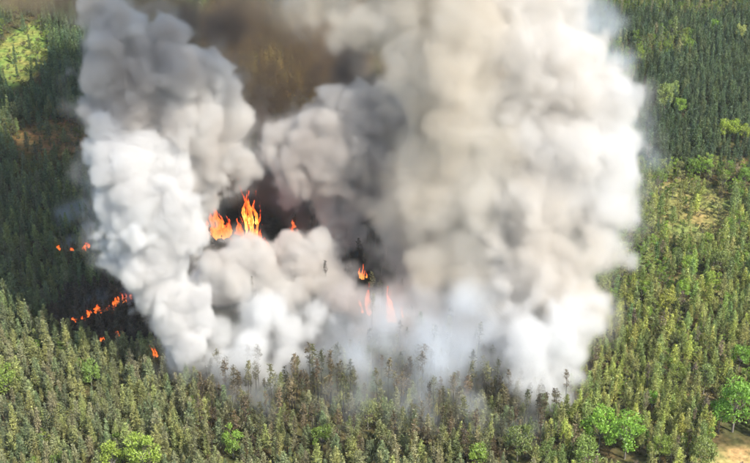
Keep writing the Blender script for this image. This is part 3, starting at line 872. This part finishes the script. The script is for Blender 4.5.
G1 = 'smoke billowing from the forest fire'
smoke('smoke_plume', [(178, 384, 512, 11), (180, 364, 512, 16), (186, 338, 514, 22), (178, 316, 516, 27), (192, 302, 519, 20), (164, 288, 520, 31), (152, 258, 522, 36),
      (168, 240, 526, 34), (142, 222, 525, 40), (160, 205, 530, 38), (120, 215, 524, 22), (110, 245, 524, 14), (128, 172, 532, 38), (150, 162, 540, 34), (112, 142, 536, 26)], 1.35, WHITE,
      'tall narrow white smoke column rising at the left, nearest the small fires', 3, edge=2.2, ragged=2, halo=.07, bumps=(1.4, 1.45, 1.4), group=G1, core=(WHITE_CORE, 15))
smoke('smoke_plume', [(196, 178, 556, 32), (215, 150, 560, 30), (190, 125, 558, 40), (222, 122, 565, 26), (130, 112, 556, 32), (110, 80, 556, 30), (135, 85, 560, 32), (104, 62, 556, 27), (122, 60, 560, 30), (112, 98, 554, 30),
      (108, 45, 556, 24), (185, 70, 566, 36), (205, 90, 566, 34), (228, 160, 570, 22), (116, 24, 560, 24), (140, 40, 566, 28), (196, 200, 575, 20), (184, 225, 575, 24), (165, 50, 570, 24), (95, 0, 570, 20)], 1.4, CREAM,
      'grey-white upper billows behind and above the narrow left column', 13, edge=2.8, ragged=4, halo=.08, blend=7., bumps=(1.4, 1.35, 1.2), group=G1, core=(CREAM_CORE, 14))
smoke('smoke_billow', [(246, 392, 500, 20), (232, 366, 504, 26), (250, 346, 510, 30), (262, 314, 526, 27), (225, 338, 518, 24), (288, 356, 512, 22), (300, 332, 530, 20), (275, 386, 502, 16), (222, 398, 500, 14), (310, 310, 545, 18)], 1.5, LOWW,
      'low bright white billow just right of the narrow left column', 23, edge=6.0, ragged=4, halo=.10, bumps=(1.3, 1.25, 1.1), group=G1, core=(WHITE_CORE, 14))
smoke('smoke_billow', [(230, 278, 585, 30), (262, 266, 590, 25), (300, 270, 594, 32), (325, 288, 594, 24), (246, 256, 595, 18), (296, 248, 604, 18), (278, 294, 586, 30), (318, 252, 606, 20), (205, 290, 585, 20), (335, 312, 580, 26)], 1.4, CBILL,
      'cream billows in the centre right below the tall flames', 33, edge=3., halo=.08, bumps=(1.4, 1.3, 1.2), group=G1, core=(CREAM_CORE, 14))
smoke('smoke_billow', [(352, 295, 560, 24), (378, 312, 552, 26), (408, 322, 548, 28), (388, 292, 560, 16), (425, 295, 560, 28), (360, 330, 545, 24), (345, 265, 590, 18), (338, 300, 565, 20), (400, 300, 560, 20), (388, 280, 590, 16), (412, 275, 585, 22), (366, 274, 570, 12), (440, 320, 548, 30), (470, 325, 545, 32)], 1.8, MAUVE,
      'mauve grey smoke low in the centre round the veiled flames', 38, edge=9., blend=8., bumps=(1.4, 1.3, 1.), ragged=6, group=G1, core=(GREY_CORE, 22))
smoke('smoke_plume', [(330, 150, 640, 46), (300, 165, 636, 30), (352, 122, 640, 38), (385, 150, 634, 36), (372, 190, 634, 28), (280, 142, 640, 16), (330, 195, 640, 24), (400, 118, 636, 34), (345, 222, 634, 22), (300, 188, 640, 20), (398, 180, 626, 22)], 1.7, GREY,
      'grey lilac smoke in the upper centre between the two dark gaps', 43, edge=3.2, halo=.10, bumps=(1.5, 1.35, 1.2), group=G1, core=(GREY_CORE, 20))
smoke('smoke_billow', [(548, 404, 492, 20), (540, 384, 494, 28), (535, 358, 498, 32), (556, 340, 502, 30), (520, 345, 500, 24), (560, 375, 496, 20), (515, 375, 494, 20), (582, 322, 510, 18), (585, 300, 520, 16)], 1.5, PLUFF,
      'brightest low white billow at the foot of the broad right plume', 58, edge=6., halo=.10, blend=8., bumps=(1.35, 1.3, 1.1), group=G1, core=(WHITE_CORE, 16))
smoke('smoke_plume', [(545, 350, 520, 34), (560, 318, 525, 38), (582, 298, 530, 24), (520, 328, 525, 36), (590, 305, 535, 18),
      (560, 270, 545, 46), (588, 245, 555, 38), (520, 275, 550, 44), (596, 205, 565, 42), (545, 215, 565, 56), (606, 165, 575, 40), (622, 150, 580, 26), (565, 160, 580, 58), (598, 110, 590, 40),
      (545, 100, 600, 56), (568, 60, 605, 46), (530, 40, 615, 50), (550, 10, 620, 40), (510, -10, 630, 54), (510, -50, 640, 60)], 1.9, PLUME,
      'broad white smoke plume billowing up on the right beside the sunlit wood', 53, edge=4.5, ragged=8, halo=.14, halo_w=14, blend=6., fine=1.4, bumps=(1.1, 1.4, 1.5), cells=(22, 11, 5.5), group=G1, core=(PLUME_CORE, 26))
smoke('smoke_plume', [(470, 290, 585, 44), (440, 250, 590, 44), (420, 205, 600, 42), (460, 180, 590, 60), (430, 140, 605, 42), (470, 110, 600, 60), (425, 60, 620, 52), (370, 22, 650, 44), (325, -5, 665, 42), (460, 40, 605, 60),
      (440, 0, 630, 60), (300, -30, 690, 50), (400, -50, 670, 70), (500, 240, 575, 40), (430, 300, 570, 36), (480, 320, 555, 44), (510, 180, 585, 56), (440, 330, 555, 34), (430, 275, 560, 34), (470, 240, 560, 40), (480, 280, 555, 40), (440, 210, 570, 36), (402, 170, 610, 28), (398, 212, 606, 26), (408, 245, 600, 20), (395, 140, 620, 22)], 2.3, TAN,
      'tan smoke filling the middle left of the broad white plume', 63, edge=7.0, halo=.18, halo_w=14, blend=9., fine=1.4, bumps=(1.2, 1.4, 1.5), cells=(28, 13, 6), ragged=12, group=G1, core=(TAN_CORE, 30),
      world=[(10, 650, 245, 42), (-10, 620, 275, 42), (-20, 670, 290, 48), (-30, 580, 290, 40), (-10, 720, 300, 46), (-40, 530, 292, 36), (10, 560, 288, 38), (10, 515, 290, 34), (-20, 480, 292, 30), (30, 620, 290, 40)])  # unseen high puffs, added so their shadow darkens the left wood
smoke('thin_smoke', [(390, 325, 520, 40), (430, 335, 515, 45), (480, 345, 505, 48), (440, 375, 490, 42), (360, 360, 500, 36), (500, 390, 484, 38), (320, 365, 500, 28), (400, 405, 480, 30), (470, 415, 474, 30), (350, 415, 476, 22), (270, 405, 484, 24),
      (520, 428, 470, 26), (260, 425, 474, 20), (400, 422, 468, 24), (345, 418, 470, 22), (270, 400, 478, 26), (320, 404, 475, 28), (370, 404, 475, 28), (420, 407, 473, 30), (470, 408, 472, 30), (520, 410, 472, 28), (230, 398, 482, 20), (340, 330, 530, 26), (225, 404, 488, 18), (430, 420, 470, 20), (300, 415, 474, 20), (195, 402, 492, 14), (420, 310, 530, 36), (470, 310, 525, 40), (375, 300, 535, 26), (330, 395, 486, 22), (380, 385, 488, 30), (165, 390, 498, 12), (560, 420, 476, 20)], 2., BLUE, 'thin bluish white smoke lying low among the half-burnt pines in the middle', 73, edge=14., blend=10., bumps=(1.1, 1.1, 1.), ragged=7, thin=.37, kind='stuff')
smoke('brown_smoke', [(270, 90, 760, 56), (330, 60, 780, 66), (230, 40, 780, 56), (150, 0, 800, 56), (60, -15, 800, 40), (250, 190, 720, 40), (340, 10, 760, 66), (450, 60, 800, 80), (100, -5, 800, 36), (400, 200, 740, 56), (0, -22, 800, 34), (225, 60, 720, 30), (90, -8, 700, 30), (40, -12, 690, 30), (0, -16, 690, 30), (250, 20, 700, 40), (300, 40, 720, 40), (240, 100, 700, 26)], 3.5, BROWN,
      'brown smoke veiling the scorched forest at the top', 83, edge=15., blend=12., bumps=(1.4, 1., .8), cells=(34, 16, 8), ragged=12, kind='stuff', fine=0)
smoke('brown_smoke', [(222, 182, 650, 22), (234, 172, 650, 20), (242, 200, 655, 18), (208, 200, 652, 16), (254, 188, 655, 16)], 2.2, BROWN,  # added cloud; its brown stands in for the flames' glow on smoke
      'small smoke cloud off the tall flames, brown standing in for their glow', 87, edge=10., blend=6., bumps=(1.3, 1.1, .8), ragged=4, kind='stuff', fine=0)
smoke('brown_smoke', [(20, -14, 640, 34), (75, -10, 640, 32), (-30, -20, 640, 36), (130, -12, 650, 30), (50, -34, 640, 40), (110, -34, 650, 40), (180, 0, 660, 26), (225, 8, 660, 30)], 3., BROWN,
      'brown smoke drifting across the top left corner', 89, edge=12., blend=12., bumps=(1.2, 1., .8), cells=(30, 15, 8), ragged=5, kind='stuff', fine=0)
smoke('dark_smoke', [(258, 118, 660, 26), (270, 185, 660, 34), (378, 240, 650, 30), (188, 18, 650, 28), (345, 72, 690, 36), (392, 265, 645, 16), (225, 25, 670, 24), (262, 150, 655, 18), (375, 85, 680, 28), (300, 205, 660, 24), (245, 75, 700, 20), (385, 232, 640, 22), (375, 262, 630, 18), (272, 178, 660, 26), (310, 225, 640, 18)], 2.6, DARKS,
      'dark soot smoke in the gaps between the billows', 93, edge=12., blend=8., bumps=(1.3, 1.2, .8), cells=(24, 12, 8), ragged=7, kind='stuff', fine=0)
smoke('blue_smoke', [(66, 222, 655, 18), (50, 245, 645, 14), (78, 205, 660, 16), (84, 240, 640, 20), (70, 285, 605, 16), (60, 255, 640, 14), (95, 270, 620, 18), (80, 210, 665, 16), (90, 300, 590, 14), (85, 180, 640, 14), (115, 322, 560, 14), (98, 308, 572, 14), (128, 300, 565, 12)], 1.8, FAINT,
      'small thin blue wisp of smoke over the shaded wood at the left', 103, edge=6., bumps=(1.2, 1.2, 1.), ragged=5, thin=.33, kind='stuff')
smoke('blue_smoke', [(622, 100, 610, 28), (638, 140, 595, 28), (612, 60, 640, 32), (655, 160, 590, 18), (600, 25, 650, 32), (585, 0, 650, 28), (630, 190, 580, 22), (625, 120, 600, 26), (610, 240, 560, 20), (605, 290, 540, 16)], 2., FAINT,
      'thin blue fringe of smoke on the right edge of the broad plume', 113, edge=12., bumps=(1.3, 1.3, 1.), ragged=7, thin=.34, kind='stuff')

# ------------------------------------------------------------------ hazy air
def build_haze():
    lo, hi = np.array([-900., -60., -9.]), np.array([900., 1500., 395.])
    V = [(x, y, z) for x in (lo[0], hi[0]) for y in (lo[1], hi[1]) for z in (lo[2], hi[2])]
    Fq = [(0, 1, 3, 2), (4, 6, 7, 5), (0, 4, 5, 1), (2, 3, 7, 6), (0, 2, 6, 4), (1, 5, 7, 3)]
    m, N, L, out = new_mat('hazy_air')
    pv = N.new('ShaderNodeVolumePrincipled'); pv.inputs['Color'].default_value = (.86, .93, 1.0, 1)
    pv.inputs['Density'].default_value = .00004; pv.inputs['Anisotropy'].default_value = .3
    L.new(pv.outputs[0], out.inputs['Volume'])
    return tag(link('haze', mesh('haze', V, Fq, [m])), 'pale blue hazy air over the whole forest', 'haze', kind='stuff')
build_haze()

print('script', round(time.time() - T0, 1))
